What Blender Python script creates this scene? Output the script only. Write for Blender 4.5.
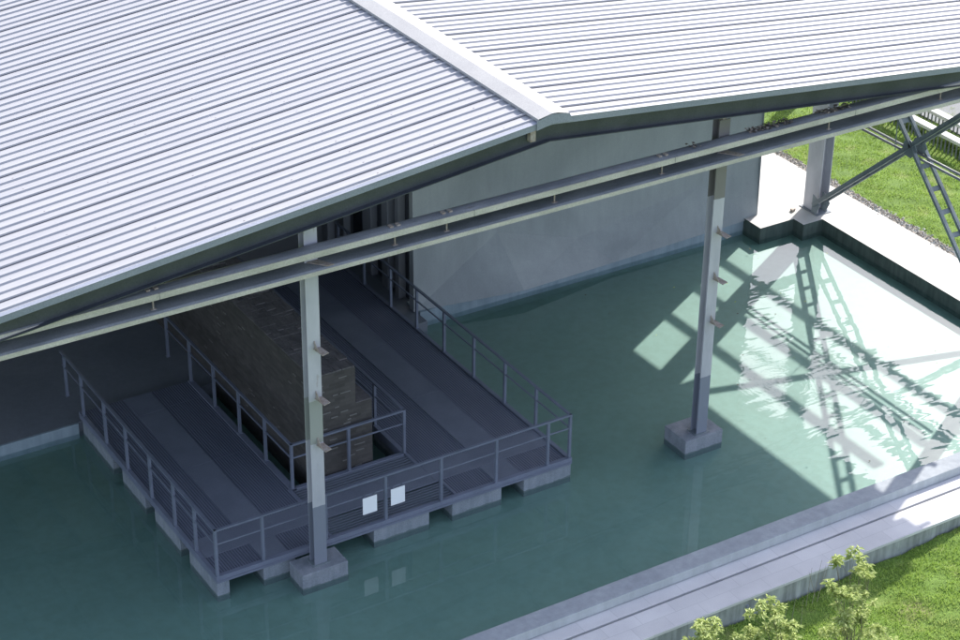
import bpy, bmesh, math, random
import numpy as np
from mathutils import Vector, Matrix
random.seed(7); rng=np.random.default_rng(7)
S=bpy.context.scene; C=S.collection; D=bpy.data
for o in list(D.objects): D.objects.remove(o)
# ---------------------------------------------------------------- camera
PITCH,ROLL,YAW=0.5135,0.0130,-0.559; CAM=Vector((-20.7737,-29.4681,24.0987)); F=2034.66
cd=D.cameras.new('camera'); cam=D.objects.new('camera',cd); C.objects.link(cam); S.camera=cam
fw=Vector((-math.sin(YAW)*math.cos(PITCH),math.cos(YAW)*math.cos(PITCH),-math.sin(PITCH)))
rt=Vector((math.cos(YAW),math.sin(YAW),0)); up=rt.cross(fw)
r2=math.cos(ROLL)*rt+math.sin(ROLL)*up; u2=math.cos(ROLL)*up-math.sin(ROLL)*rt
M=Matrix((r2,u2,-fw)).transposed().to_4x4(); M.translation=CAM; cam.matrix_world=M
cd.sensor_width=36; cd.lens=F/960*36; cd.clip_start=1; cd.clip_end=2000
def at(u,v,axis,val):
    "world point where the sight line of photo pixel u,v meets the plane axis=val (used to take measurements)"
    d=fw+r2*((u-480)/F)+u2*((320-v)/F); return CAM+d*((val-CAM[axis])/d[axis])
# ---------------------------------------------------------------- light
SUNV=Vector((1,.555,1/1.205)).normalized()
EL=math.asin(SUNV.z); AZ=math.atan2(SUNV.x,SUNV.y)
w=D.worlds.new('World'); S.world=w; w.use_nodes=True; nt=w.node_tree
sky=nt.nodes.new('ShaderNodeTexSky'); sky.sky_type='NISHITA'; sky.sun_disc=False
sky.sun_elevation=EL; sky.sun_rotation=AZ; sky.air_density=1.0; sky.dust_density=1.6; sky.ozone_density=1.5
bg=nt.nodes['Background']; bg.inputs[1].default_value=0.15; hs=nt.nodes.new('ShaderNodeHueSaturation'); hs.inputs['Saturation'].default_value=.68; nt.links.new(sky.outputs[0],hs.inputs['Color']); tn=nt.nodes.new('ShaderNodeMix'); tn.data_type='RGBA'; tn.blend_type='MULTIPLY'; tn.inputs[0].default_value=1; tn.inputs[7].default_value=(1.01,.987,1.02,1); nt.links.new(hs.outputs[0],tn.inputs[6]); nt.links.new(tn.outputs[2],bg.inputs[0])
sl=D.lights.new('sun','SUN'); sl.energy=3.3; sl.angle=math.radians(.53); sl.color=(1,.95,.87)
so=D.objects.new('sun',sl); C.objects.link(so); so.rotation_euler=(-SUNV).to_track_quat('-Z','Y').to_euler()
vs=S.view_settings; vs.view_transform='Standard'; vs.look='None'; vs.exposure=1.33; vs.gamma=1; vs.use_curve_mapping=False
# ---------------------------------------------------------------- materials
def mat(name,col=(.5,.5,.5),rough=.7,metal=0,spec=.5):
    m=D.materials.new(name); m.use_nodes=True; b=m.node_tree.nodes['Principled BSDF']
    b.inputs['Base Color'].default_value=(*col,1); b.inputs['Roughness'].default_value=rough
    b.inputs['Metallic'].default_value=metal; b.inputs['Specular IOR Level'].default_value=spec
    return m
class N:
    def __init__(s,m): s.m=m; s.t=m.node_tree; s.b=s.t.nodes['Principled BSDF']; s._c=None
    def new(s,ty,**k):
        n=s.t.nodes.new(ty)
        for a,v in k.items(): setattr(n,a,v)
        return n
    def lk(s,a,b): s.t.links.new(a,b)
    def co(s):
        if s._c is None: s._c=s.new('ShaderNodeTexCoord').outputs['Object']
        return s._c
    def mapped(s,scale=(1,1,1),loc=(0,0,0),rot=(0,0,0)):
        mp=s.new('ShaderNodeMapping'); mp.inputs['Scale'].default_value=scale; mp.inputs['Location'].default_value=loc; mp.inputs['Rotation'].default_value=rot
        s.lk(s.co(),mp.inputs[0]); return mp.outputs[0]
    def noise(s,scale,detail=4,vec=None,rough=.55,dist=0):
        n=s.new('ShaderNodeTexNoise'); n.inputs['Scale'].default_value=scale; n.inputs['Detail'].default_value=detail
        n.inputs['Roughness'].default_value=rough; n.inputs['Distortion'].default_value=dist; s.lk(vec or s.co(),n.inputs['Vector']); return n.outputs[0]
    def ramp(s,fac,stops):
        r=s.new('ShaderNodeValToRGB'); e=r.color_ramp.elements
        while len(e)<len(stops): e.new(.5)
        for el,(p,c) in zip(e,stops):
            el.position=p; el.color=(*c,1) if len(c)==3 else c
        s.lk(fac,r.inputs[0]); return r.outputs[0]
    def mix(s,fac,a,b,mode='MIX'):
        n=s.new('ShaderNodeMix',data_type='RGBA',blend_type=mode)
        for sock,v in ((n.inputs[0],fac),(n.inputs[6],a),(n.inputs[7],b)):
            if hasattr(v,'is_linked') or hasattr(v,'links'): s.lk(v,sock)
            elif isinstance(v,(int,float)): sock.default_value=v
            else: sock.default_value=(*v,1)
        return n.outputs[2]
    def math(s,op,a,b=0,c=None):
        n=s.new('ShaderNodeMath',operation=op)
        for sock,v in zip(n.inputs,(a,b) if c is None else (a,b,c)):
            if hasattr(v,'links'): s.lk(v,sock)
            else: sock.default_value=v
        return n.outputs[0]
    def sep(s): 
        n=s.new('ShaderNodeSeparateXYZ'); s.lk(s.co(),n.inputs[0]); return n.outputs
    def base(s,c): s.lk(c,s.b.inputs['Base Color'])
    def rough(s,c): s.lk(c,s.b.inputs['Roughness'])
    def bump(s,h,strength=.3,dist=.01):
        n=s.new('ShaderNodeBump'); n.inputs['Strength'].default_value=strength; n.inputs['Distance'].default_value=dist
        s.lk(h,n.inputs['Height']); s.lk(n.outputs[0],s.b.inputs['Normal'])
def var(name,c1,c2,scale=2,rough=.7,metal=0,c3=None,stretch=(1,1,1),bump=.2,fine=40,spec=.5,fine_amt=.25):
    m=mat(name,c1,rough,metal,spec); n=N(m); v=n.mapped(stretch)
    a=n.noise(scale,6,v); st=[(.35,c1),(.65,c2)]
    if c3: st.append((.78,c3))
    col=n.ramp(a,st); f=n.noise(fine,3)
    f2=n.ramp(f,[(.3,(1-fine_amt,)*3),(.7,(1,1,1))]); n.base(n.mix(1,col,f2,'MULTIPLY'))
    if bump: n.bump(f,bump,.01)
    return m
M_={}
# zinc-white roof sheet with faint dirt
m=mat('roof_paint',(.62,.63,.66),.6,0,.3); n=N(m)
a=n.noise(.6,5,n.mapped((.25,1.5,1))); b=n.noise(7,4,n.mapped((.15,2,1)))
n.base(n.mix(.35,n.ramp(a,[(.3,(.318,.32,.342)),(.7,(.348,.35,.368))]),n.ramp(b,[(.35,(.30,.305,.325)),(.6,(.38,.382,.395))]))); M_['roof']=m
M_['cap']=var('ridge_paint',(.32,.32,.325),(.36,.36,.36),1.5,.6,bump=0)
M_['trim']=var('trim_paint',(.23,.255,.31),(.29,.31,.37),2,.45,stretch=(.3,1,1),bump=0)
M_['rafter']=var('dark_steel_paint',(.042,.050,.062),(.062,.070,.085),1.5,.5,bump=0)
M_['screw_lap']=mat('screw_rust_lap_shade',(.10,.09,.10),.8)
M_['purlin']=var('purlin_galv',(.2,.22,.24),(.28,.30,.32),2,.5,bump=0)
# column paint: light above, dark undercoat below 1.75 m, worn patches
def column_mat(name,bands):
    m=mat(name,(.4,.43,.47),.5); n=N(m); z=n.sep()[2]
    nz=n.noise(6,5); zz=n.math('ADD',z,n.math('MULTIPLY',n.math('SUBTRACT',nz,.5),.05))
    col=n.ramp(n.noise(2.5,5,n.mapped((1,1,.35))),[(.35,(.37,.375,.415)),(.65,(.47,.47,.51))])
    def inband(lo,hi): return n.math('MULTIPLY',n.math('GREATER_THAN',zz,lo),n.math('LESS_THAN',zz,hi))
    for lo,hi,c,am in bands: col=n.mix(n.math('MULTIPLY',inband(lo,hi),am),col,c)
    r=n.ramp(n.noise(9,6,n.mapped((1,1,.4))),[(.66,(0,0,0)),(.72,(1,1,1))])
    col=n.mix(n.math('MULTIPLY',r,.35),col,(.22,.17,.13)); n.base(col); return m
M_['colA']=column_mat('column_paint_a',[(-1,1.72,(.17,.19,.24),.95),(3.15,4.1,(.25,.27,.24),.8)])
M_['colB']=column_mat('column_paint_b',[(-1,1.78,(.17,.19,.24),.95),(6.0,9,(.13,.12,.11),.85)])
M_['colC']=column_mat('column_paint_c',[])
M_['tieg']=var('tie_paint_grey',(.17,.185,.205),(.28,.295,.32),2.6,.5,c3=(.15,.13,.115),stretch=(.35,1,1),bump=0)
M_['tiey']=var('tie_lip_cream',(.44,.42,.37),(.58,.55,.50),3.2,.5,c3=(.36,.33,.27),stretch=(.35,1,1),bump=0)  # front lips paler and yellower than the grey tops
M_['brace']=var('brace_paint',(.15,.18,.20),(.23,.27,.29),2,.5,bump=0)
M_['rust']=var('rusty_steel',(.30,.24,.20),(.42,.38,.34),14,.8,c3=(.16,.09,.06),bump=.3)
M_['rail']=var('rail_paint',(.13,.15,.20),(.16,.18,.24),3,.4,bump=0,fine_amt=.1)
M_['rim']=var('rim_paint',(.14,.16,.215),(.17,.19,.255),2,.45,bump=0,fine_amt=.1)
M_['slab']=var('deck_slab',(.135,.155,.205),(.165,.187,.240),1.3,.8,bump=.15,fine_amt=.15)
M_['block']=var('plinth_concrete',(.22,.25,.285),(.27,.30,.335),2,.8,c3=(.36,.38,.41),bump=.2)
M_['footing']=var('footing_concrete',(.21,.235,.27),(.28,.30,.335),3,.8,bump=.2)
# decking: fine slats along Y
m=mat('decking',(.1,.1,.14),.6); n=N(m); wv=n.new('ShaderNodeTexWave',wave_type='BANDS',bands_direction='X')
wv.inputs['Scale'].default_value=5.6; wv.inputs['Distortion'].default_value=0; n.lk(n.co(),wv.inputs['Vector'])
base=n.ramp(n.noise(1.1,5,n.mapped((3,.6,1))),[(.3,(.110,.130,.185)),(.7,(.140,.160,.220))])
n.base(n.mix(n.ramp(wv.outputs[1],[(.1,(1,1,1)),(.4,(0,0,0))]),base,(.055,.06,.085))); n.bump(wv.outputs[1],.6,.01); M_['deck']=m
M_['grate']=mat('grate_steel',(.15,.17,.21),.5)
for k_ in ('block','footing'):
    m=M_[k_]; n=N(m); src=n.b.inputs['Base Color'].links[0].from_socket; z=n.sep()[2]
    wl=n.math('LESS_THAN',n.math('ADD',z,n.math('MULTIPLY',n.noise(5,4),.10)),.085)
    stn=n.ramp(n.noise(4,5,n.mapped((2,2,.25))),[(.38,(.84,.86,.86)),(.6,(1,1,1))])
    n.base(n.mix(n.math('MULTIPLY',wl,.7),n.mix(1,src,stn,'MULTIPLY'),(.07,.11,.10)))
# fair-faced concrete
def concrete(name,c1,c2,streak=.3,scale=.7):
    m=mat(name,c1,.85); n=N(m)
    a=n.ramp(n.noise(scale,7,dist=.6),[(.32,c1),(.68,c2)])
    st=n.noise(3,5,n.mapped((2.2,2.2,.3))); s2=n.ramp(st,[(.35,(1-streak,1-streak,1-streak)),(.65,(1,1,1))])
    f=n.noise(30,4); n.base(n.mix(1,n.mix(1,a,s2,'MULTIPLY'),n.ramp(f,[(.3,(.92,.92,.92)),(.7,(1,1,1))]),'MULTIPLY')); n.bump(f,.15,.01); return m
M_['wall']=concrete('wall_concrete',(.25,.275,.29),(.34,.365,.38),.06,.4)
M_['retain']=concrete('retaining_concrete',(.27,.30,.30),(.44,.47,.46),.45,1.6)
M_['plinth']=concrete('wet_plinth',(.22,.29,.33),(.30,.37,.42),.15,1)
M_['coping']=concrete('coping_concrete',(.42,.45,.47),(.50,.53,.55),.12,1)
M_['copingtop']=concrete('coping_top_wet',(.27,.30,.335),(.35,.38,.41),.15,1)
M_['edge']=concrete('pool_edge_wet',(.055,.085,.075),(.09,.12,.105),.3,2)
M_['path']=concrete('path_concrete',(.48,.47,.45),(.58,.57,.55),.06,.8)
M_['dark']=concrete('interior_floor',(.15,.17,.20),(.19,.21,.24),.08,.6)
m=mat('pavers',(.42,.43,.45),.8); n=N(m)
def paver_nodes(n,y0,row,wd,off):
    br=n.new('ShaderNodeTexBrick'); br.offset=off; mp=n.mapped((1,1,1),(0.2,-y0,0)); n.lk(mp,br.inputs['Vector'])
    br.inputs['Scale'].default_value=1; br.inputs['Brick Width'].default_value=wd; br.inputs['Row Height'].default_value=row
    br.inputs['Mortar Size'].default_value=.006; br.inputs['Mortar Smooth'].default_value=.2
    br.inputs['Color1'].default_value=(.56,.56,.575,1); br.inputs['Color2'].default_value=(.62,.62,.635,1); br.inputs['Mortar'].default_value=(.47,.47,.49,1)
    return br.outputs[0]
c=paver_nodes(n,-5.4,.355,.78,.37); f=n.noise(60,3); g=n.noise(1.3,6)
n.base(n.mix(1,n.mix(1,c,n.ramp(f,[(.3,(.86,.86,.86)),(.7,(1,1,1))]),'MULTIPLY'),n.ramp(g,[(.35,(.88,.88,.89)),(.65,(1,1,1))]),'MULTIPLY')); n.bump(f,.1,.005); M_['paver']=m
# brick
m=mat('old_brick',(.1,.1,.1),.9); n=N(m)
def brick(n,vec):
    br=n.new('ShaderNodeTexBrick'); n.lk(vec,br.inputs['Vector']); br.inputs['Scale'].default_value=1
    br.inputs['Brick Width'].default_value=.24; br.inputs['Row Height'].default_value=.075; br.inputs['Mortar Size'].default_value=.006
    br.inputs['Color1'].default_value=(.060,.055,.054,1); br.inputs['Color2'].default_value=(.092,.085,.082,1); br.inputs['Mortar'].default_value=(.07,.068,.066,1); return br
s=n.sep(); cb=n.new('ShaderNodeCombineXYZ'); n.lk(n.math('ADD',s[0],s[1]),cb.inputs[0]); n.lk(s[2],cb.inputs[1]); br=brick(n,cb.outputs[0])
n.base(n.mix(1,br.outputs[0],n.ramp(n.noise(2,5),[(.3,(.75,.75,.75)),(.7,(1.0,1.0,1.0))]),'MULTIPLY')); n.bump(br.outputs[1],.5,-.01); M_['brick']=m
M_['brick_top']=var('pale_brick_top',(.10,.095,.10),(.155,.145,.15),5,.9,bump=.5,fine=25,stretch=(1,.4,1))  # top course paler than the brick faces
M_['dash']=mat('highlight_mortar_dash',(.16,.155,.15),.9)  # brick highlights put into a paler colour, also the light mortar dashes
M_['pane']=mat('partition_dark',(.09,.095,.105),.5); M_['pane2']=mat('partition_panel',(.20,.21,.23),.5)
# pool floor paint and water
m=mat('pool_paint',(.2,.4,.35),.6); n=N(m)
a=n.ramp(n.noise(.35,6,dist=.5),[(.3,(.155,.256,.222)),(.7,(.185,.292,.254))]); b=n.ramp(n.noise(5,6),[(.35,(.9,.9,.88)),(.62,(1,1,1))])
c=n.ramp(n.noise(22,3),[(.70,(1,1,1)),(.78,(.75,.78,.7))])
n.base(n.mix(1,n.mix(1,a,b,'MULTIPLY'),c,'MULTIPLY')); M_['poolfloor']=m
def water():
    m=D.materials.new('water'); m.use_nodes=True; t=m.node_tree; t.nodes.clear(); n=N.__new__(N); n.m=m; n.t=t; n._c=None
    out=n.new('ShaderNodeOutputMaterial'); mx=n.new('ShaderNodeMixShader'); tr=n.new('ShaderNodeBsdfTransparent'); gl=n.new('ShaderNodeBsdfGlossy'); df=n.new('ShaderNodeBsdfDiffuse'); m2=n.new('ShaderNodeMixShader')
    tr.inputs[0].default_value=(.90,.965,.96,1); gl.inputs['Roughness'].default_value=.0; gl.inputs[0].default_value=(1,1,1,1)
    df.inputs[0].default_value=(.12,.26,.24,1); m2.inputs[0].default_value=.05
    # ring ripples round a splash, short waves round them and a slow swell everywhere
    s=n.sep(); dx=n.math('SUBTRACT',s[0],6.35); dy=n.math('SUBTRACT',s[1],.75)
    nn=n.noise(2.2,2); rr=n.math('ADD',n.math('SQRT',n.math('ADD',n.math('MULTIPLY',dx,dx),n.math('MULTIPLY',dy,dy))),n.math('MULTIPLY',nn,.25))
    ring=n.math('MULTIPLY',n.math('SINE',n.math('MULTIPLY',rr,52)),n.math('POWER',2.718,n.math('MULTIPLY',n.math('MULTIPLY',rr,rr),-1.1)))
    short=n.math('MULTIPLY',n.noise(9,3,dist=1.0),n.math('POWER',2.718,n.math('MULTIPLY',n.math('MULTIPLY',rr,rr),-.45)))
    swell=n.noise(1.3,2,n.mapped((.45,1.5,1),rot=(0,0,.5)),dist=.4); mid=n.noise(4.2,2,n.mapped((.5,1.6,1),rot=(0,0,.55)))
    far=n.math('ADD',n.math('POWER',2.718,n.math('MULTIPLY',n.math('MULTIPLY',rr,rr),-.045)),.05)
    h=n.math('ADD',n.math('MULTIPLY',ring,.0006),n.math('ADD',n.math('MULTIPLY',short,.0026),n.math('MULTIPLY',n.math('ADD',n.math('MULTIPLY',swell,.022),n.math('MULTIPLY',mid,.0016)),far)))
    bp=n.new('ShaderNodeBump'); bp.inputs['Strength'].default_value=1; bp.inputs['Distance'].default_value=WATER_BUMP; n.lk(h,bp.inputs['Height'])
    n.lk(bp.outputs[0],gl.inputs['Normal'])
    # Schlick reflectance, the same from above and below, so sunlight reaches the pool floor
    ge=n.new('ShaderNodeNewGeometry'); dt=n.new('ShaderNodeVectorMath',operation='DOT_PRODUCT'); n.lk(bp.outputs[0],dt.inputs[0]); n.lk(ge.outputs['Incoming'],dt.inputs[1])
    cc=n.math('SUBTRACT',1,n.math('ABSOLUTE',dt.outputs['Value'])); fres=n.math('ADD',n.math('MULTIPLY',n.math('POWER',cc,5),1-WATER_F0),WATER_F0)
    n.lk(tr.outputs[0],m2.inputs[1]); n.lk(df.outputs[0],m2.inputs[2])
    n.lk(fres,mx.inputs[0]); n.lk(m2.outputs[0],mx.inputs[1]); n.lk(gl.outputs[0],mx.inputs[2]); n.lk(mx.outputs[0],out.inputs[0]); return m
WATER_F0=.065; WATER_BUMP=.55
M_['water']=water()
# ground
m=mat('grass_soil',(.07,.12,.03),.95); n=N(m)
a=n.ramp(n.noise(1.2,6),[(.3,(.10,.18,.03)),(.55,(.15,.25,.040)),(.72,(.22,.24,.09))]); f=n.noise(35,4)
n.base(n.mix(1,a,n.ramp(f,[(.3,(.6,.6,.55)),(.7,(1.1,1.1,1.0))]),'MULTIPLY')); n.bump(f,.8,.04); M_['soil']=m
def blade_mat(name,c1,c2,c3):
    m=D.materials.new(name); m.use_nodes=True; n=N(m); n.b.inputs['Roughness'].default_value=.6
    a=n.noise(1.1,5); b=n.noise(40,2)
    col=n.mix(.5,n.ramp(a,[(.3,c1),(.55,c2),(.75,c3)]),n.ramp(b,[(.3,c1),(.5,c2),(.72,c3)])); n.base(col)
    tl=n.new('ShaderNodeBsdfTranslucent'); n.lk(col,tl.inputs[0]); mx=n.new('ShaderNodeMixShader'); mx.inputs[0].default_value=.35
    out=[x for x in n.t.nodes if x.type=='OUTPUT_MATERIAL'][0]; n.lk(n.b.outputs[0],mx.inputs[1]); n.lk(tl.outputs[0],mx.inputs[2]); n.lk(mx.outputs[0],out.inputs[0]); return m
M_['blade']=blade_mat('grass_blades',(.20,.32,.055),(.32,.46,.09),(.48,.50,.22))
M_['leaf']=blade_mat('young_leaves',(.30,.38,.09),(.42,.50,.16),(.55,.57,.30))
M_['leafd']=blade_mat('tree_leaves',(.04,.08,.02),(.06,.11,.03),(.10,.14,.04))
M_['bark']=var('bark',(.12,.10,.08),(.2,.17,.13),8,.9)
M_['gravel']=var('gravel',(.24,.21,.18),(.34,.31,.27),18,.95,c3=(.44,.41,.37),bump=1,fine=60)
M_['white']=mat('white_board',(.80,.82,.86),.5)
M_['whitec']=concrete('white_concrete',(.62,.60,.58),(.7,.69,.67),.1,1)
M_['road']=concrete('road_grey',(.16,.17,.18),(.20,.21,.22),.1,1)
# ---------------------------------------------------------------- mesh helpers
class MB:
    def __init__(s): s.v=[]; s.f=[]; s.mi=[]
    def add(s,vs,fs,mi=0):
        o=len(s.v); s.v+= [tuple(x) for x in vs]; s.f+=[tuple(i+o for i in f) for f in fs]; s.mi+=[mi]*len(fs)
    def box(s,x0,x1,y0,y1,z0,z1,mi=0):
        s.add([(x0,y0,z0),(x1,y0,z0),(x1,y1,z0),(x0,y1,z0),(x0,y0,z1),(x1,y0,z1),(x1,y1,z1),(x0,y1,z1)],
              [(3,2,1,0),(4,5,6,7),(0,1,5,4),(1,2,6,5),(2,3,7,6),(3,0,4,7)],mi)
    def prism(s,poly,axis,a,b,mi=0):
        "poly in the two other axes (order xyz), extruded along axis"
        n=len(poly)
        def P(p,t): q=list(p); q.insert(axis,t); return q
        s.add([P(p,a) for p in poly]+[P(p,b) for p in poly],[tuple(range(n))[::-1],tuple(range(n,2*n))]+[(i,(i+1)%n,(i+1)%n+n,i+n) for i in range(n)],mi)
    def bar(s,a,b,w,h=None,mi=0,upv=(0,0,1)):
        a=Vector(a); b=Vector(b); h=h or w; d=(b-a).normalized(); u=Vector(upv)
        if abs(d.dot(u))>.98: u=Vector((0,1,0))
        x=d.cross(u).normalized(); y=x.cross(d)
        pts=[]
        for c in (a,b):
            for i,j in ((-1,-1),(1,-1),(1,1),(-1,1)): pts.append(c+x*i*w/2+y*j*h/2)
        s.add(pts,[(3,2,1,0),(4,5,6,7),(0,1,5,4),(1,2,6,5),(2,3,7,6),(3,0,4,7)],mi)
    def tube(s,a,b,r0,r1=None,n=8,mi=0):
        a=Vector(a); b=Vector(b); r1=r0 if r1 is None else r1; d=(b-a).normalized(); u=Vector((0,0,1)) if abs(d.z)<.9 else Vector((1,0,0)); x=d.cross(u).normalized(); y=d.cross(x)
        vs=[c+ (x*math.cos(2*math.pi*i/n)+y*math.sin(2*math.pi*i/n))*r for c,r in ((a,r0),(b,r1)) for i in range(n)]
        s.add(vs,[(i,(i+1)%n,(i+1)%n+n,i+n) for i in range(n)]+[tuple(range(n))[::-1],tuple(range(n,2*n))],mi)
    def build(s,name,mats,parent=None,bevel=0,smooth=False):
        me=D.meshes.new(name); me.from_pydata(s.v,[],s.f); me.validate()
        for mm in (mats if isinstance(mats,(list,tuple)) else [mats]): me.materials.append(mm)
        for p,i in zip(me.polygons,s.mi): p.material_index=i; p.use_smooth=smooth
        bm=bmesh.new(); bm.from_mesh(me); bmesh.ops.recalc_face_normals(bm,faces=bm.faces); bm.to_mesh(me); bm.free()
        o=D.objects.new(name,me); C.objects.link(o)
        if parent: o.parent=parent
        if bevel:
            bv=o.modifiers.new('bevel','BEVEL'); bv.width=bevel; bv.segments=2; bv.limit_method='ANGLE'
        return o
def tag(o,label=None,cat=None,group=None,kind=None):
    for k,v in (('label',label),('category',cat),('group',group),('kind',kind)):
        if v: o[k]=v
    return o
def empty(name,label,cat,group=None,loc=(0,0,0)):
    o=D.objects.new(name,None); C.objects.link(o); o.location=loc; return tag(o,label,cat,group)
def box(name,m,b,parent=None,bevel=.008):
    x=MB(); x.box(*b); return x.build(name,m,parent,bevel)
def struct(name,o,label,cat): o.name=name; return tag(o,label,cat,kind='structure')
# ---------------------------------------------------------------- ground, pool, paths
WF=-.12; PR=12.1; PF=-3.87; PB=7.34
g=MB(); g.add([(-300,-300,-.62),(500,-300,-.62),(500,600,-.62),(-300,600,-.62)],[(0,1,2,3)])
struct('ground',g.build('ground',M_['soil']),'grassy ground stretching to the horizon round the pool','ground')
# front lawn: uneven turf sheet
def sheet(name,x0,x1,y0,y1,st,zf,m):
    nx=int((x1-x0)/st)+1; ny=int((y1-y0)/st)+1; xs=np.linspace(x0,x1,nx); ys=np.linspace(y0,y1,ny)
    b=MB(); b.v=[(x,y,zf(x,y)) for y in ys for x in xs]; b.f=[(j*nx+i,j*nx+i+1,(j+1)*nx+i+1,(j+1)*nx+i) for j in range(ny-1) for i in range(nx-1)]; b.mi=[0]*len(b.f)
    return b.build(name,m,smooth=True)
def turf(x,y): return .022*math.sin(x*3.1+y*1.7+math.sin(y*2.3))+.018*math.sin(y*5.3-x*2.2)+.012*math.sin(x*9.1+y*7.7)+.008*math.sin(13*y-x*11)
def zfront(x,y): return min(.22,-.36+max(0,(x-1.8))*.038)+turf(x,y)
def zright(x,y): return .30+turf(x,y)*1.0
struct('front_lawn',sheet('l',-14,17,-16,-5.42,.12,zfront,M_['soil']),'turf in front of the low concrete retaining wall','lawn')
struct('side_lawn',sheet('l',13.88,34,-5.3,34,.16,zright,M_['soil']),'sunlit turf beyond the path at the right','lawn')
def blades(name,x0,x1,y0,y1,zf,dens,label,skip=None,hm=.055):
    n_=int((x1-x0)*(y1-y0)*dens); xs=rng.uniform(x0,x1,n_); ys=rng.uniform(y0,y1,n_)
    keep=np.sin(xs*4.1+np.sin(ys*3.3)*1.7)+np.sin(ys*5.9+xs*1.3)+rng.normal(0,.7,n_)>-1.15
    if skip is not None: keep&=skip(xs,ys)
    xs=xs[keep]; ys=ys[keep]; n_=len(xs); an=rng.uniform(0,6.283,n_); hh=hm*rng.uniform(.5,1.7,n_); ww=rng.uniform(.008,.016,n_); la=rng.uniform(0,6.283,n_); lm=hh*rng.uniform(.2,.9,n_)
    zs=np.array([zf(a,b) for a,b in zip(xs,ys)])-.005
    V=np.empty((n_,3,3)); dx=np.cos(an)*ww; dy=np.sin(an)*ww
    V[:,0]=np.stack([xs-dx,ys-dy,zs],1); V[:,1]=np.stack([xs+dx,ys+dy,zs],1); V[:,2]=np.stack([xs+np.cos(la)*lm,ys+np.sin(la)*lm,zs+hh],1)
    me=D.meshes.new(name); me.vertices.add(3*n_); me.vertices.foreach_set('co',V.reshape(-1)); me.loops.add(3*n_); me.loops.foreach_set('vertex_index',np.arange(3*n_,dtype=np.int32))
    me.polygons.add(n_); me.polygons.foreach_set('loop_start',np.arange(0,3*n_,3,dtype=np.int32)); me.update(calc_edges=True); me.materials.append(M_['blade'])
    o=D.objects.new(name,me); C.objects.link(o); return tag(o,label,'grass',kind='stuff')
blades('grass',-4,9,-9.5,-5.43,zfront,1500,'short turf grass growing below the retaining wall',hm=.045)
blades('grass',13.86,23,1.5,17,zright,700,'bright sunlit turf grass beside the gravel strip',hm=.05)
# pool
b=MB(); b.box(-18,PR,PF,PB,-.5,WF); struct('pool_floor',b.build('f',M_['poolfloor']),'pale green painted floor of the shallow pool','pool floor')
b=MB(); b.add([(-18,PF,0),(PR,PF,0),(PR,PB,0),(-18,PB,0)],[(0,1,2,3)]); struct('water',b.build('w',M_['water']),'still shallow green water reflecting the bright sky','water')
# path at the right and platform by the corner column
b=MB(); b.prism([(PR+.003,-4.34),(13.62,-4.34),(13.62,40),(10.36,40),(10.36,6.65),(11.46,6.65),(11.46,6.25),(PR+.003,6.25)],2,-.5,.35,0)
o=b.build('p',[M_['path'],M_['edge']]); 
for p in o.data.polygons:
    if abs(p.normal.z)<.5: p.material_index=1
struct('side_path',o,'white concrete path along the right edge of the pool','path')
b=MB(); b.box(13.62,13.9,-4.34,40,-.5,.335); struct('gravel_bed',b.build('g',M_['gravel']),'strip of brown gravel between path and side lawn','gravel bed')
# loose pebbles
def pebbles(name,n_,fx,label,sz=(.015,.05)):
    b=MB()
    for _ in range(n_):
        x,y,z=fx(); r=random.uniform(*sz); a=random.uniform(0,3.14); h=r*random.uniform(.5,.9)
        pts=[(x+r*math.cos(a+k*1.2566)*random.uniform(.7,1.1),y+r*math.sin(a+k*1.2566)*random.uniform(.7,1.1),z) for k in range(5)]+[(x,y,z+h)]
        b.add(pts,[(k,(k+1)%5,5) for k in range(5)],random.choice((0,0,0,1,2)))
    o=b.build(name,[M_['gravel'],M_['retain'],M_['path']]); return tag(o,label,'gravel',kind='stuff')
pebbles('gravel',2600,lambda:(13.78+random.gauss(0,.09),random.uniform(0,13),.335),'brown pebbles scattered between path and side lawn')
# front coping (raised wall) and pavers and retaining wall
b=MB(); b.box(-18,PR,-4.31,PF,-.5,.35); o=b.build('coping_wall',[M_['coping'],M_['copingtop']],bevel=.012)
for p in o.data.polygons: p.material_index=1 if p.normal.z>.5 else 0
tag(o,'low smooth concrete coping wall along the near edge of the pool','wall')
b=MB(); b.box(-18,13.9,-4.655,-4.32,-.3,.15); b.box(-18,13.9,-5.42,-4.715,.085,.15); b.box(-18,13.9,-4.72,-4.65,-.3,.05)
o=b.build('p',[M_['paver']],bevel=.006); struct('paved_walk',o,'walk of pale rectangular pavers with a dark slot drain','pavement')
rw=empty('retaining_wall','long stained concrete retaining wall dropping from the pavers to the front lawn','wall')
b=MB(); b.box(-18,13.9,-5.40,-4.80,-1,.083); b.build('wall_face',M_['retain'],rw)
b=MB(); p=at(747,608,1,-5.40); b.tube((p.x,-5.38,p.z+.06),(p.x,-5.44,p.z+.05),.028,n=10); b.box(p.x-.02,p.x+.02,-5.408,-5.398,p.z-.16,p.z+.03); tag(b.build('weep_pipe',M_['trim'],rw),'grey drain outlet with a stain strip below')
# interior floor behind the pool at left, plus plinth below the concrete wall
b=MB(); b.box(-18,.55,6.97,34,-.5,.25); b.box(.552,1.2,8.02,34,-.5,.249); o=b.build('f',[M_['dark']],bevel=.01); struct('interior_floor',o,'dark raised floor at the back of the covered pool','floor')
b=MB(); b.box(-18,-8.3,6.90,6.967,-.5,.255); tag(b.build('floor_kerb',M_['plinth'],bevel=.01),'pale kerb edging the dark interior floor by the left end of the boardwalk','kerb')
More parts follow.
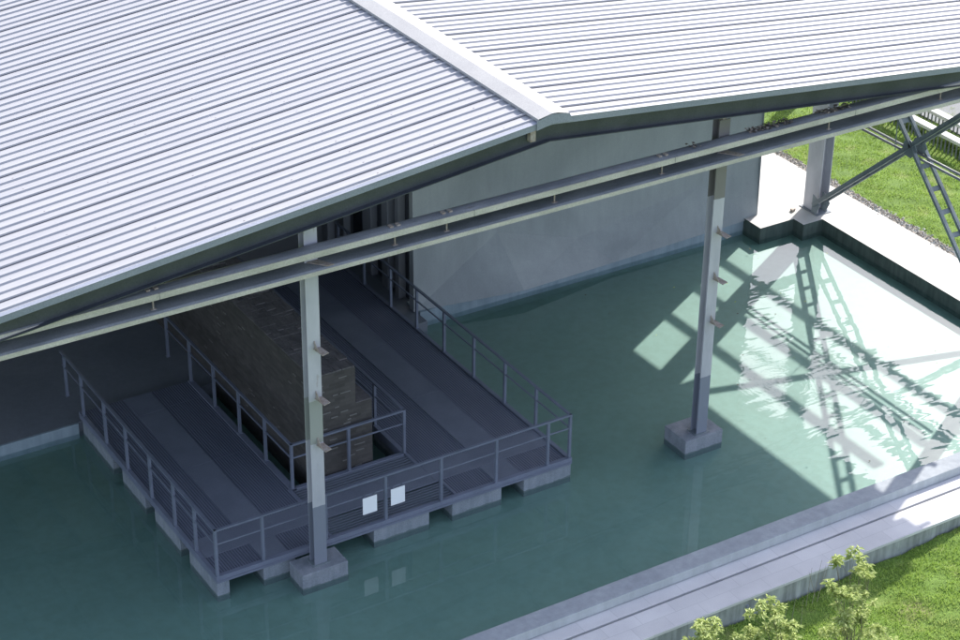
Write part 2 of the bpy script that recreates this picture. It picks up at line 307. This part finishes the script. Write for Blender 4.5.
# ---------------------------------------------------------------- back concrete wall
bw=empty('concrete_wall','tall grey folded concrete wall standing at the back of the pool','wall',loc=(0,0,0))
K=at(524,290.5,1,6.98); Mi=at(615,262,1,7.24); BR=at(757,217,1,7.32); P=at(700,185,1,7.66); Q=at(578,238,1,7.74); Cr=at(497,232,1,7.80); BL=at(414,312,1,7.46)
TL=Vector((BL.x+.02,7.62,8.2)); TR=Vector((BR.x-.03,7.44,7.2)); TC=Vector((1.6,7.72,8.2)); PRt=at(761,165,1,7.42); LB=at(455,180,1,7.62)
V=[BL,K,Mi,BR,P,Q,Cr,TL,TC,TR,PRt,LB]
b=MB(); b.add(V,[(0,1,6),(0,6,11),(0,11,7),(11,8,7),(11,6,8),(1,5,6),(1,2,5),(2,4,5),(2,3,4),(3,10,4),(5,4,8,6),(4,10,9),(4,9,8)])
o=b.build('wall_face',M_['wall'],bw)
bm=bmesh.new(); bm.from_mesh(o.data); 
for f in bm.faces:
    if f.normal.y>0: f.normal_flip()
bm.to_mesh(o.data); bm.free()
b=MB(); b.add([BL,K,Mi,BR,TR,TC,TL]+[Vector((v.x,7.68 if v in (BL,TL) else 8.1,v.z)) for v in (BL,K,Mi,BR,TR,TC,TL)],[(i,(i+1)%7,(i+1)%7+7,i+7) for i in range(7)]+[(7,8,9,10,11,12,13)])
b.build('wall_core',M_['wall'],bw)
tag(box('wall_plinth',M_['plinth'],(.56,10.355,PB-.0,8.0,-.5,.30),None,.01),'low wet plinth under the folded concrete wall','plinth')
# ---------------------------------------------------------------- old brick wall between the walkways
bk=empty('brick_wall','thick old brick wall with a stepped end between the two walkways','wall',loc=(-4.4,2.1,0))
def kid(o,par): o.parent=par; o.matrix_parent_inverse=par.matrix_world.inverted(); return o
bk.location=(0,0,0)
b=MB(); b.box(-5.0,-4.02,2.1,6.2,-.3,2.86); b.box(-5.0,-4.02,6.2,16,-.3,2.86); b.box(-4.017,-3.64,2.103,16,-.3,1.98); b.build('masonry',M_['brick'],bk)
# broken top course
b=MB(); y=2.1
while y<16:
    L=random.uniform(.1,.24); x=-5.0
    while x<-4.04:
        wd=min(random.uniform(.10,.24),-4.02-x); b.box(x+.004,x+wd-.004,y+.004,y+L-.004,2.862,2.885+random.uniform(0,.012)+(.02 if random.random()<.06 else 0)); x+=wd
    b.box(-4.012,-3.645,y+.004,y+L-.004,1.982,1.995+random.uniform(0,.012)); y+=L
b.build('top_course',M_['brick_top'],bk,.004)
b=MB()
for _ in range(20):
    z=round(random.uniform(.3,2.7)/.075)*.075; x=random.uniform(-4.95,-3.95 if z<1.9 else -4.25); L=random.uniform(.08,.26); b.box(x,x+L,2.085,2.1-.002,z,z+.022)  # front dashes paint the highlights on protruding bricks
for _ in range(42):
    z=round(random.uniform(.4,2.7)/.075)*.075; y=random.uniform(2.3,11); L=random.uniform(.06,.2); b.box(-5.012,-5.002,y,y+L,z,z+.02)
b.build('highlight_mortar_dashes',M_['dash'],bk)
# ---------------------------------------------------------------- boardwalk
dk=empty('boardwalk','U-shaped grey boardwalk on concrete blocks standing in the pool','boardwalk')
ZD=.47; L=-8.24
def deckpart(name,m,x0,x1,y0,y1,z=ZD,t=.04,bev=.004): return box(name,m,(x0,x1,y0,y1,z-t,z),dk,bev)
# walkways: decking, slab strip, decking
for (x0,x1,y0,y1) in ((L+.1,-7.2,1.38,7.0),(-6.54,-5.62,1.38,7.0),(-2.9,-1.74,1.38,16),(-1.0,-.1,1.38,16),(L+.1,-7.2,.12,.72),(-6.64,-5.72,.12,.72),(-2.78,-1.86,.12,.72),(-1.22,-.1,.12,.72)):
    y=y0
    while y<y1-.1:
        y2=min(y+2.43,y1); deckpart('decking',M_['deck'],x0,x1,y+.008,y2,ZD-.006); y=y2
for (x0,x1) in ((-7.194,-6.546),(-1.734,-1.006)):
    y=1.38
    while y<(7 if x0<-5 else 16)-.1:
        y2=min(y+2.4,7 if x0<-5 else 16); deckpart('slab',M_['slab'],x0,x1,y+.006,y2,ZD+.002); y=y2
for (x0,x1,y0,y1) in ((L+.1,-5.62,.726,1.374),(-5.614,-2.906,.726,1.374),(-2.9,-.1,.726,1.374),(-7.194,-6.646,.12,.72),(-1.854,-1.226,.12,.72)):
    deckpart('slab',M_['slab'],x0,x1,y0,y1,ZD+.002)
for (y0,y1) in ((.12,.72),(1.38,1.92)):
    b=MB(); y=y0+.02
    while y<y1: b.box(-5.6 if y0>1 else -5.66,-2.96 if y0>1 else -2.84,y,y+.022,ZD-.05,ZD-.01); y+=.083
    for x in np.arange(-5.5,-2.9,.5): b.box(x,x+.02,y0,y1,ZD-.075,ZD-.052)
    b.build('grating',M_['grate'],dk)
for (x0,x1,y0,y1) in ((-5.72,-5.67,.12,.72),(-2.83,-2.785,.12,.72),(-5.7,-5.62,1.38,2.0),(-2.956,-2.905,1.38,2.0)): deckpart('edge_strip',M_['rim'],x0,x1,y0,y1,ZD+.012,.1)
# rims
b=MB(); b.box(L,0,0,.1,.33,.49); b.box(L,L+.09,.1,7.0,.33,.49); b.box(-.09,0,.1,16,.33,.49)
b.build('rim',M_['rim'],dk,.006)
b=MB(); b.box(-5.66,-5.52,2.0,7,.3,.49); b.box(-5.52,-2.98,1.93,2.03,.3,.49); b.box(-3.0,-2.907,2.03,16,.3,.49); b.build('rim',M_['rim'],dk,.006)
b=MB(); b.box(L,0,-.012,-.001,.385,.40); b.build('rim_trim',M_['rail'],dk)
# hidden joists + support blocks
for x in (-7.9,-7,-6.2,-2.6,-1.4,-.4): box('joist',M_['grate'],(x-.04,x+.04,.3,7,.28,.41),dk)
def block(x0,x1,y0,y1): box('support_block',M_['block'],(x0,x1,y0,y1,-.3,.328),dk,.01)
block(L+.01,-7.97,.02,1.31); block(-7.23,-6.53,.03,.6); block(-5.45,-5.1,.9,1.4); block(-4.77,-3.48,.03,.6); block(-2.93,-1.74,.03,.6); block(-1.19,-.01,.02,.6)
for (y0,y1) in ((1.76,3.0),(3.48,4.67),(5.18,6.85)): block(L+.01,L+.5,y0,y1)
for (y0,y1) in ((.9,2.1),(2.6,3.8),(4.3,5.5),(6,7.2),(7.7,9)): block(-.5,-.01,y0,y1)
for y in (2.4,4.2,6): block(-6.1,-5.7,y,y+1); block(-2.9,-2.5,y,y+1)
# railings
def railing(pts,posts,top=1.54,mid=1.22,foot=.49,label=None):
    r=MB()
    for a,c in zip(pts,pts[1:]):
        a=Vector((*a,0)); c=Vector((*c,0)); d=(c-a).normalized()
        r.bar(a+Vector((0,0,top))-d*.028,c+Vector((0,0,top))+d*.028,.06,.04); r.bar(a+Vector((0,0,mid)),c+Vector((0,0,mid)),.03,.03)
    o=r.build('railing',M_['rail'],dk,.003)
    for (x,y) in posts:
        q=MB(); q.box(x-.03,x+.03,y-.03,y+.03,foot,top-.022); q.box(x-.05,x+.05,y-.05,y+.05,foot,foot+.012); q.build('post',M_['rail'],o,.003)
    return o
xs=[-8.2,-7.21,-6.15,-5.83,-4.48,-3.19,-1.87,-.6,-.05]
ly=[1.0,2.0,3.15,4.38,5.52,6.8]; ry=[1.35,2.6,3.9,5.2,6.45,7.69,9.0,10.3]
railing([(-8.2,7.9),(-8.2,.05),(-.05,.05),(-.05,10.4)],[(x,.05) for x in xs]+[(-8.2,y) for y in ly+[7.75]]+[(-.05,y) for y in ry])
railing([(-5.59,8.2),(-5.59,1.98),(-2.95,1.98),(-2.95,10.4)],[(-5.59,y) for y in (1.98,3.2,4.45,5.7,6.95,8.2)]+[(-4.27,1.98)]+[(-2.95,y) for y in (1.98,3.25,4.5,5.75,7,8.3)])
# blank boards hung on the railing
for x0,lab in ((-5.03,'blank white board hanging on the front railing, nearer the steel column'),(-4.39,'blank white board hanging on the front railing, farther from the steel column')):
    sg=empty('sign',lab,'sign','blank white boards on the boardwalk railing',(x0+.16,-.0,1.0))
    b=MB(); b.box(-.16,.16,-.012,-.004,-.19,.2); kid_=b.build('board',M_['white'],sg)
    for dx in (-.11,.11): b=MB(); b.box(dx-.008,dx+.008,-.010,.05,.196,.245); b.build('hook',M_['rail'],sg)
# ---------------------------------------------------------------- steel pavilion
pv=empty('pavilion','open steel pavilion with a white ribbed gable roof over the pool','building')
RX=-1.40; RZ=8.95; SL=.106; YF=-.90; YB=36; EX=13.4; WX=-16.3
def rz(x): return RZ-SL*abs(x-RX)
def roof_side(x0,x1,name):
    # cross profile along y: a rib every 0.2625 m, every fourth a taller lap seam
    PITCH_R=.2625
    prof=[]; laps=[]; y=YF; k=0
    while y<YB:
        h,wd=(.040,.020) if k%4==1 else (.033,.040)
        prof+=[(y,0),(y+.14-wd,0),(y+.14-wd*.45,h),(y+.14+wd*.45,h),(y+.14+wd,0)]; laps+=[y+.14-wd-.006] if k%4==1 else []; y+=PITCH_R; k+=1
    prof.append((YB,0)); xs_=[x0,x1]; b=MB(); n_=len(prof)
    for x in xs_: b.v+=[(x,py,rz(x)+pz) for py,pz in prof]
    b.f=[(i,i+1,n_+i+1,n_+i) for i in range(n_-1)]; b.mi=[0]*len(b.f)
    b.v+=[(x,py,rz(x)-.012) for x in xs_ for py in (YF,YB)]; o=2*n_; b.f.append((o,o+1,o+3,o+2)); b.mi.append(0)
    for ly_ in laps: b.add([(x0,ly_,rz(x0)+.002),(x1,ly_,rz(x1)+.002),(x1,ly_+.007,rz(x1)+.012),(x0,ly_+.007,rz(x0)+.012)],[(0,1,2,3)],1)   # dark strip painting the shadow gap at each sheet lap
    # fixing screws on the ribs along each purlin
    s=1 if x1>x0 else -1; x=x0+s*.9; j=0
    while abs(x-RX)<abs(x1-RX)-.2:
        y=YF; k=0
        while y<16:
            if (k+j)%2==0:
                yy=y+.14+.035+random.uniform(0,.02); b.box(x-.015,x+.015,yy-.015,yy+.015,rz(x)+.001,rz(x)+.018,1)
            y+=PITCH_R; k+=1
        x+=s*1.32; j+=1
    return b.build(name,[M_['roof'],M_['screw_lap']],pv)
roof_side(RX-.02,WX,'roof_sheet'); roof_side(RX+.02,EX,'roof_sheet')
# ridge cap: folded flashing
pr=[(RX-.33,rz(RX-.33)+.03),(RX-.33,rz(RX-.33)+.085),(RX-.02,RZ+.110),(RX+.10,RZ+.102),(RX+.36,rz(RX+.36)+.075),(RX+.36,rz(RX+.36)+.045),(RX+.35,rz(RX+.35)+.045),(RX+.35,rz(RX+.35)+.067),(RX+.10,RZ+.092),(RX-.02,RZ+.100),(RX-.32,rz(RX-.32)+.075),(RX-.32,rz(RX-.32)+.03)]
b=MB(); b.prism([(x,z) for x,z in pr],1,YF-.05,YB); b.build('ridge_cap',M_['cap'],pv)
b=MB(); b.prism([(RX-.36,rz(RX-.36)-.13),(RX-.36,rz(RX-.36)+.06),(RX-.02,RZ+.097),(RX+.36,rz(RX+.36)+.07),(RX+.45,rz(RX+.45)-.10),(RX,RZ-.10)],1,YF-.058,YF-.052); b.build('ridge_end_plate',M_['trim'],pv)
for s,xe in ((-1,WX),(1,EX)):
    a=RX; n0=rz(xe)
    # folded rake flashing: thin raised lip and a pale face
    b=MB(); b.add([(a,YF-.03,RZ+.005),(xe,YF-.03,n0+.005),(xe,YF-.03,n0-.13),(a,YF-.03,RZ-.13),(a,YF-.012,RZ+.005),(xe,YF-.012,n0+.005),(xe,YF-.012,n0-.13),(a,YF-.012,RZ-.13)],[(0,1,2,3),(4,5,6,7),(0,1,5,4),(2,3,7,6)])
    b.add([(a,YF-.045,RZ+.005),(xe,YF-.045,n0+.005),(xe,YF+.06,n0+.012),(a,YF+.06,RZ+.012),(a,YF-.045,RZ-.002),(xe,YF-.045,n0-.002),(xe,YF+.06,n0+.004),(a,YF+.06,RZ+.004)],[(0,1,2,3),(4,5,6,7),(0,1,5,4)])
    b.build('rake_trim',M_['trim'],pv)
    # channel-shaped rafter: web set back, flanges forward
    b=MB()
    for (y0,y1,d0,d1) in ((YF+.14,YF+.16,.14,.50),(YF+.03,YF+.14,.13,.145),(YF+.03,YF+.14,.485,.50)):
        b.add([(a,y0,RZ-d0),(xe,y0,n0-d0),(xe,y0,n0-d1),(a,y0,RZ-d1),(a,y1,RZ-d0),(xe,y1,n0-d0),(xe,y1,n0-d1),(a,y1,RZ-d1)],[(0,1,2,3),(7,6,5,4),(0,4,5,1),(3,2,6,7),(0,3,7,4),(1,5,6,2)])
    b.build('rafter_beam',M_['rafter'],pv)
    for Y in (6.65,13.65,20.65):
        b=MB(); b.add([(a,Y-.08,RZ-.2),(xe,Y-.08,n0-.2),(xe,Y-.08,n0-.55),(a,Y-.08,RZ-.55),(a,Y+.08,RZ-.2),(xe,Y+.08,n0-.2),(xe,Y+.08,n0-.55),(a,Y+.08,RZ-.55)],[(0,1,2,3),(7,6,5,4),(0,4,5,1),(3,2,6,7),(0,3,7,4),(1,5,6,2)]); b.build('rafter_beam',M_['rafter'],pv)
x=RX-.75; k=0
for x in [RX-.7-1.3*i for i in range(11)]+[RX+.7+1.3*i for i in range(11)]:
    b=MB(); b.box(x-.03,x+.03,YF+.17,30,rz(x)-.17,rz(x)-.03); b.build('purlin',M_['purlin'],pv)
b=MB(); q=at(531,128,1,YF+.1); b.box(q.x-.06,q.x+.06,YF+.02,YF+.13,q.z-.25,q.z+.1); b.build('ridge_bracket',M_['rust'],pv,.005)
# columns: I-section, flanges facing the pool front
def column(x,y,m,w=.27,d=.22,top=7.85,foot=(.55,.28),fz=.35,cleats=(3.12,4.15,5.22),base=.35,cap=True):
    b=MB(); t=.022; b.box(x-w/2,x+w/2,y-d/2,y-d/2+t,base,top); b.box(x-w/2,x+w/2,y+d/2-t,y+d/2,base,top); b.box(x-.012,x+.012,y-d/2+t,y+d/2-t,base,top)
    o=b.build('column',m,pv,.003)
    if foot:
        f=MB(); hx,y0,y1=foot; f.box(x-hx,x+hx,y0,y1,-.3,fz); f.build('footing',M_['footing'],o,.012)
        f=MB(); f.box(x-w/2-.05,x+w/2+.05,y-d/2-.05,y+d/2+.05,fz,fz+.018); f.build('base_plate',M_['brace'],o,.003)
    for z in cleats:
        c=MB(); y1=y-d/2-.002; c.add([(x-.02,y1,z),(x+.13,y1,z),(x+.17,y1-.26,z-.01),(x+.02,y1-.30,z-.01),(x-.02,y1,z+.014),(x+.13,y1,z+.014),(x+.17,y1-.26,z+.004),(x+.02,y1-.30,z+.004)],[(3,2,1,0),(4,5,6,7),(0,1,5,4),(1,2,6,5),(2,3,7,6),(3,0,4,7)])
        c.add([(x+.0,y1,z+.014),(x+.0,y1-.2,z+.014),(x+.0,y1,z+.17),(x+.014,y1,z+.014),(x+.014,y1-.2,z+.014),(x+.014,y1,z+.17)],[(0,1,2),(5,4,3),(0,1,4,3),(1,2,5,4),(0,3,5,2)])
        c.build('cleat',M_['rust'],o)
    if cap:
        c=MB(); zt=rz(x)-.5; c.box(x-.05,x+.05,y-.09,y+.02,top-.12,zt+.05); c.build('top_bracket',M_['rust'],o,.004)
    return o
CY=-.35
column(-6.22,CY,M_['colA'],foot=(.50,-.64,-.07)); column(3.07,CY,M_['colB'],foot=(.50,-.57,.20),top=7.75)
column(12.35,CY,M_['colC'],w=.34,d=.3,top=7.2,foot=None,base=.35); column(-15.3,CY,M_['colA'],foot=(.5,-.64,-.07),top=7.3)
for xx in (-15.3,12.3): column(xx,13.65,M_['colC'],w=.36,d=.3,top=6.95,foot=None,base=.35,cleats=(),cap=False)
# big corner column
def big(x,y,m):
    b=MB(); b.box(x-.17,x-.145,y-.29,y+.29,.36,7.0); b.box(x+.145,x+.17,y-.29,y+.29,.36,7.0); b.box(x-.145,x+.145,y-.015,y+.015,.36,7.0); o=b.build('column',m,pv,.004)
    b=MB(); b.box(x-.26,x+.24,y-.38,y+.36,.352,.37); b.build('base_plate',M_['footing'],o,.01); return o
big(12.33,6.83,M_['colC'])
# tie beams along the front row: flat top plate + cream front lip
def tie(zt,yt,yb,lip,name='tie_beam'):
    b=MB(); x0,x1=WX,13.2
    b.prism([(yb,zt),(yb,zt+.02),(yt+.04,zt+.02),(yt,zt-.0),(yt,zt-.02),(yt+.03,zt-.02)],0,x0,x1,0)
    b.box(x0,x1,yt-.012,yt-.0,zt-lip,zt-.004,1); b.box(x0,x1,yt+.002,yt+.06,zt-lip,zt-lip+.012,1)
    return b.build(name,[M_['tieg'],M_['tiey']],pv)
# upper: half-round back
b=MB(); pts=[(-.47,7.28)]+[(-.62+.16*math.cos(a),7.30+.15*math.sin(a)) for a in np.linspace(0,math.pi,9)]+[(-.80,7.38),(-.80,7.28)]
pts=[(-.46,7.28),(-.46,7.38),(-.50,7.40),(-.56,7.425),(-.64,7.43),(-.72,7.425),(-.78,7.405),(-.782,7.28)]
b.prism(pts,0,WX,13.2,0); b.box(WX,13.2,-.81,-.785,7.283,7.40,1)
for x in [-14,-9.3,-3.0,1.6,6.2,10]: b.box(x,x+.006,-.813,-.785,7.281,7.402,2)
up_=b.build('tie_beam',[M_['tieg'],M_['tiey'],M_['rafter']],pv)
lo_=tie(7.015,-.80,-.30,.09)
for u,up2 in ((448,1),(396,1),(555,0),(660,1),(820,1),(148,1),(925,0)):
    q=at(u,225,1,-.7); c=MB(); c.box(q.x-.012,q.x+.012,-.66,-.64,7.036,7.278); c.box(q.x-.05,q.x+.05,-.68,-.62,7.035,7.045)
    c.build('hanger',M_['rust'],up_)
    if u%2==0:
        for dx in (-.09,.06): c=MB(); c.box(q.x+dx-.03,q.x+dx+.04,-.70,-.60,7.425,7.455); c.build('clip',M_['rust'],up_)
for xx in (-6.22,3.07):
    c=MB(); c.add([(xx-.10,CY-.12,7.04),(xx+.16,-.78,7.04),(xx+.30,-.78,7.04),(xx+.12,CY-.12,7.04),(xx-.10,CY-.12,7.055),(xx+.16,-.78,7.055),(xx+.30,-.78,7.055),(xx+.12,CY-.12,7.055)],[(0,1,2,3),(4,5,6,7),(0,1,5,4),(1,2,6,5),(2,3,7,6),(3,0,4,7)]); c.build('gusset',M_['rust'],lo_)
# cross braces in the side bay: twin angles with battens
def brace(a,c,sepx=.36,n_=15,name='brace'):
    b=MB(); a=Vector(a); c=Vector(c); off=Vector((sepx/2,0,0))
    for s in (-1,1):
        b.bar(a+off*s,c+off*s,.12,.018,0,(1,0,0)); d=(c-a).normalized(); pn=Vector((1,0,0)).cross(d)
        b.bar(a+off*s+pn*.05,c+off*s+pn*.05,.016,.09,0,(1,0,0))
    for i in range(n_):
        q=a.lerp(c,(i+.5)/n_); d=(c-a).normalized(); b.add([q-off-d*.065,q+off-d*.065,q+off+d*.065,q-off+d*.065],[(0,1,2,3)])
        pn=Vector((1,0,0)).cross(d)*.012; b.add([q-off-d*.05+pn,q+off-d*.05+pn,q+off+d*.05+pn,q-off+d*.05+pn],[(3,2,1,0)])
    return b.build(name,M_['brace'],pv)
b1=brace((12.1,6.50,.70),(12.1,-.1,6.75)); b2=brace((12.1,.05,.45),(12.1,6.5,6.95))
b=MB(); 
for xx in (11.93,12.26):
    b=MB(); b.prism([(3.08,3.48),(3.2,3.36),(3.42,3.38),(3.52,3.55),(3.48,3.72),(3.3,3.82),(3.1,3.74),(3.02,3.62)],0,xx,xx+.014); b.build('gusset',M_['brace'],b1)
b=MB(); b.prism([(6.53,.5),(6.53,1.0),(6.38,.95),(6.22,.78),(6.35,.5)],0,11.93,11.945); b.build('gusset',M_['brace'],b1); b=MB(); b.prism([(6.53,.5),(6.53,1.0),(6.38,.95),(6.22,.78),(6.35,.5)],0,12.26,12.275); b.build('gusset',M_['brace'],b1)
b=MB(); q0=at(862,128,0,12.1); b.tube((12.05,-.1,q0.z+.06),(12.05,6.4,q0.z+.0),.035,n=8); b.tube((12.25,-.1,q0.z+.06),(12.25,6.4,q0.z),.035,n=8); b.build('girt',M_['tieg'],pv,smooth=True)
b=MB(); q0=at(897,120,0,12.1); q1=at(895,150,0,12.1); b.tube((12.1,q0.y,q0.z+.6),(12.1,q1.y,q1.z),.012); b.build('hanger_rod',M_['brace'],pv)
# stub footing platform detail at the corner column: loose bracket on the path
b=MB(); q=at(793,211,2,.36); b.prism([(q.x-.06,q.y-.05),(q.x+.08,q.y),(q.x-.05,q.y+.06)],2,.352,.42); tag(b.build('metal_offcut',M_['rust']),'tiny dark metal offcut lying on the white path beside the corner column','offcut')
# exposed purlins beyond the roof edge (outside the frame; their shadows cross the water)
ex=empty('purlin_frame','bare steel purlins beyond the right eave striping the water with shadow','frame')
for x in (14.9,16.2,17.45):
    b=MB(); b.box(x-.15,x+.15,2.0,30,rz(x)-.02,rz(x)+.04); b.build('purlin',M_['purlin'],ex)
for y in (13.8,26):
    b=MB(); b.bar((13.5,y,rz(13.5)-.35),(18.6,y,rz(18.6)-.35),.16,.3); b.build('rafter_beam',M_['rafter'],ex)
    b=MB(); b.box(18.3,18.6,y-.15,y+.15,.2,rz(18.5)-.5); b.build('column',M_['colC'],ex)
# ---------------------------------------------------------------- dark partition inside
pt=empty('partition','dark ribbed metal partition deep inside behind the right walkway','partition')
b=MB(); b.box(-3.6,.69,10.9,11.0,.25,8.3); b.build('panel',M_['pane'],pt)
for u in (331,347):
    x=at(u,220,1,10.6).x; b=MB(); b.box(x-.10,x+.10,10.6,10.897,.25,8.3); b.build('rib',M_['pane2'],pt,.02)
for u,w_ in ((368,.22),(386,.16),(398,.10)):
    y=at(u,215,0,.55).y; b=MB(); b.box(.50,.697,y-w_,y+w_,.25,8.2); b.build('rib',M_['pane2'],pt,.02)
b=MB(); b.box(.70,.95,8.12,12.9,.2,8.2); b.build('return_wall',M_['rafter'],pt)
ib=empty('back_wall','dark rear wall at the far end of the pavilion floor','wall'); b=MB(); b.box(-16,-5.1,20,20.2,.25,7.9); b.build('masonry',M_['dark'],ib)
lw=empty('end_wall','dark wall closing the left side of the pavilion','wall'); b=MB(); b.box(-16.1,-15.9,7,20,.25,7.2); b.build('masonry',M_['dark'],lw)
# ---------------------------------------------------------------- leaf litter on the tie beam
b=MB()
for u0,u1,cnt in ((748,790,160),(815,848,110),(925,948,40),(690,700,14)):
    x0=at(u0,130,1,-.6).x; x1=at(u1,115,1,-.6).x
    for _ in range(cnt):
        x=random.uniform(x0,x1); y=random.uniform(-.72,-.5); a=random.uniform(0,6.28); r=random.uniform(.015,.045); z=7.43+random.uniform(0,.03)
        b.add([(x+r*math.cos(a+t),y+r*math.sin(a+t),z+random.uniform(-.01,.02)) for t in (0,1.6,3.1,4.7)],[(0,1,2,3)],random.choice((0,0,1)))
tag(b.build('leaf_litter',[M_['bark'],M_['rust']]),'dry brown leaf litter lying along the top of the upper tie beam','leaf litter',kind='stuff')
# ---------------------------------------------------------------- plants
def leafclump(b,c,r,cnt,ls,mi=1,droop=.4):
    for _ in range(cnt):
        d=Vector((random.gauss(0,1),random.gauss(0,1),random.gauss(0,1))).normalized()*r*random.random()**.5
        p=Vector(c)+Vector((d.x,d.y,d.z*.8)); a=random.uniform(0,6.28); dirv=Vector((math.cos(a),math.sin(a),random.uniform(-droop,.3))).normalized(); s=dirv.cross(Vector((random.gauss(0,.4),random.gauss(0,.4),1))).normalized()
        l=ls*random.uniform(.6,1.3); wv=l*.42; mid=p+dirv*l*.5+Vector((0,0,l*.06)); b.add([p,mid+s*wv/2,p+dirv*l-Vector((0,0,l*.12)),mid-s*wv/2],[(0,1,2,3)],mi)
def sapling(root,tips,label,ls=.105,cnt=60,r=.16,thick=.016):
    o=empty('sapling',label,'sapling','young saplings below the retaining wall',root); root=Vector(root); st=MB(); lf=MB()
    fork=root+Vector((0,0,.45))
    st.tube(root-Vector((0,0,.05))-root,fork-root,thick,thick*.8)
    for t in tips:
        t=Vector(t); m_=fork.lerp(t,.5)+Vector((random.uniform(-.08,.08),random.uniform(-.08,.08),-.06)); st.tube(fork-root,m_-root,thick*.6,thick*.4,6); st.tube(m_-root,t-root,thick*.4,thick*.15,5)
        for _ in range(3):
            e=t+Vector((random.gauss(0,r*.8),random.gauss(0,r*.8),random.gauss(0,r*.6))); st.tube(m_.lerp(t,.6)-root,e-root,.004,.002,4); leafclump(lf,e-root,r*.62,cnt//3,ls)
        leafclump(lf,t-root,r*.7,cnt//3,ls)
    st.build('stem',M_['bark'],o); lf.build('leaves',[M_['bark'],M_['leaf']],o)
def tp(lst,y): return [at(u,v,1,y+random.uniform(-.15,.15)) for u,v in lst]
sapling((.95,-7.9,-.36),tp([(836,561),(850,556),(860,567),(869,575)],-7.6)+tp([(833,588),(843,594),(853,592),(862,603),(866,612),(848,613),(838,620),(857,622),(845,632),(833,633)],-7.9),'tall loose sapling nearest the roof shadow corner, its tip crossing the wall',cnt=110,r=.12)
sapling((-.9,-8.3,-.36),tp([(762,612),(772,608),(779,620),(766,632),(790,630),(757,640),(781,641),(738,640),(750,638)],-8.2),'bushy low sapling second from the left below the stained wall',cnt=120,r=.13)
sapling((-2.35,-8.3,-.36),tp([(706,624),(712,631),(700,634),(708,643),(694,641),(689,646)],-8.2),'small sapling cut by the bottom edge, leftmost of the row',cnt=130,r=.13)
sapling((1.9,-8.2,-.33),tp([(880,628),(872,638),(888,640),(895,646)],-8.1),'sparse pale sapling at the right end of the row',cnt=60,r=.12)
# dry stalks
o=empty('dry_stalks','bare thin stalks standing before the retaining wall','dry plant'); b=MB()
for u0,v0,u1,v1 in ((806,600,812,568),(812,598,822,560),(817,596,826,565),(815,590,809,572),(820,585,832,556),(790,625,796,596),(800,630,803,600),(783,620,788,603)):
    yy=-6.1; b.tube(at(u0,v0+6,1,yy),at(u1,v1,1,yy-.1),.006,.003,5)
b.build('stalk',M_['gravel'],o)
def tree(loc,h,cr,label,name='tree',cnt=900,ls=.28,lm='leafd'):
    o=empty(name,label,'tree','trees beyond the side lawn',loc); t=MB(); l=MB()
    t.tube((0,0,-.1),(0,0,h*.45),h*.022,h*.015); 
    for i in range(14):
        a=i*2.4; z=h*(.4+.5*random.random()); rr=cr*random.uniform(.4,1.0)*(1.1-abs(z/h-.62)); e=Vector((math.cos(a)*rr,math.sin(a)*rr,z+h*.1)); s_=Vector((0,0,h*random.uniform(.3,.45)))
        t.tube(s_,e,h*.008,h*.003,6); leafclump(l,e,cr*.42,cnt//14,ls); 
    t.build('trunk',M_['bark'],o); l.build('crown',[M_['bark'],M_[lm]],o)
tree((19.5,22,.2),10.5,2.6,'tall sparse tree behind the pavilion seen mirrored in the water'); tree((22.5,3.2,.25),4.2,1.4,'small thin tree right of the frame shading the side lawn',cnt=420,ls=.16)
# ---------------------------------------------------------------- far fences and road at the right
def fence(u0,v0,u1,v1,zt,label):
    a=at(u0,v0,2,zt); c=at(u1,v1,2,zt); X=(a.x+c.x)/2; o=empty('fence',label,'fence','white-topped picket fences beyond the side lawn'); b=MB(); b.box(X-.13,X+.13,-4,26,zt-.1,zt); b.build('top_beam',M_['whitec'],o,.01)
    b=MB(); y=2.0
    while y<20: b.box(X-.015,X+.015,y,y+.035,.28,zt-.1); y+=.15
    b.build('picket',M_['tieg'],o); return X
X1=fence(912,117,960,140,.85,'white-topped picket fence nearer the side lawn'); X2=fence(938,112,960,122,.85,'white-topped picket fence farther back beside the grey road')
b=MB(); b.box(X2+.25,X2+7,-4,34,-.3,.36); struct('road',b.build('r',M_['road']),'grey road behind the far fence','road')
hb=MB()
for _ in range(9000):
    leafclump(hb,(random.uniform(X1+.3,X2-.25),random.uniform(4,16),.35+random.random()*.25),.05,1,.13,0)
tag(hb.build('ground_cover',[M_['blade']]),'leafy ground cover between the two fences','ground cover',kind='stuff')

# floating leaves
b=MB()
for _ in range(46):
    x=random.uniform(4.5,11.8); y=random.uniform(-3.5,6.5); a=random.uniform(0,6.28); r=random.uniform(.015,.035); b.add([(x+r*math.cos(a+t),y+r*math.sin(a+t)*.6,.004+.004*t) for t in (0,1.6,3.1,4.7)],[(0,1,2,3)],random.choice((0,1)))
tag(b.build('floating_leaves',[M_['bark'],M_['leaf']]),'tiny dead leaves floating on the sunlit part of the pool','leaf litter',kind='stuff')
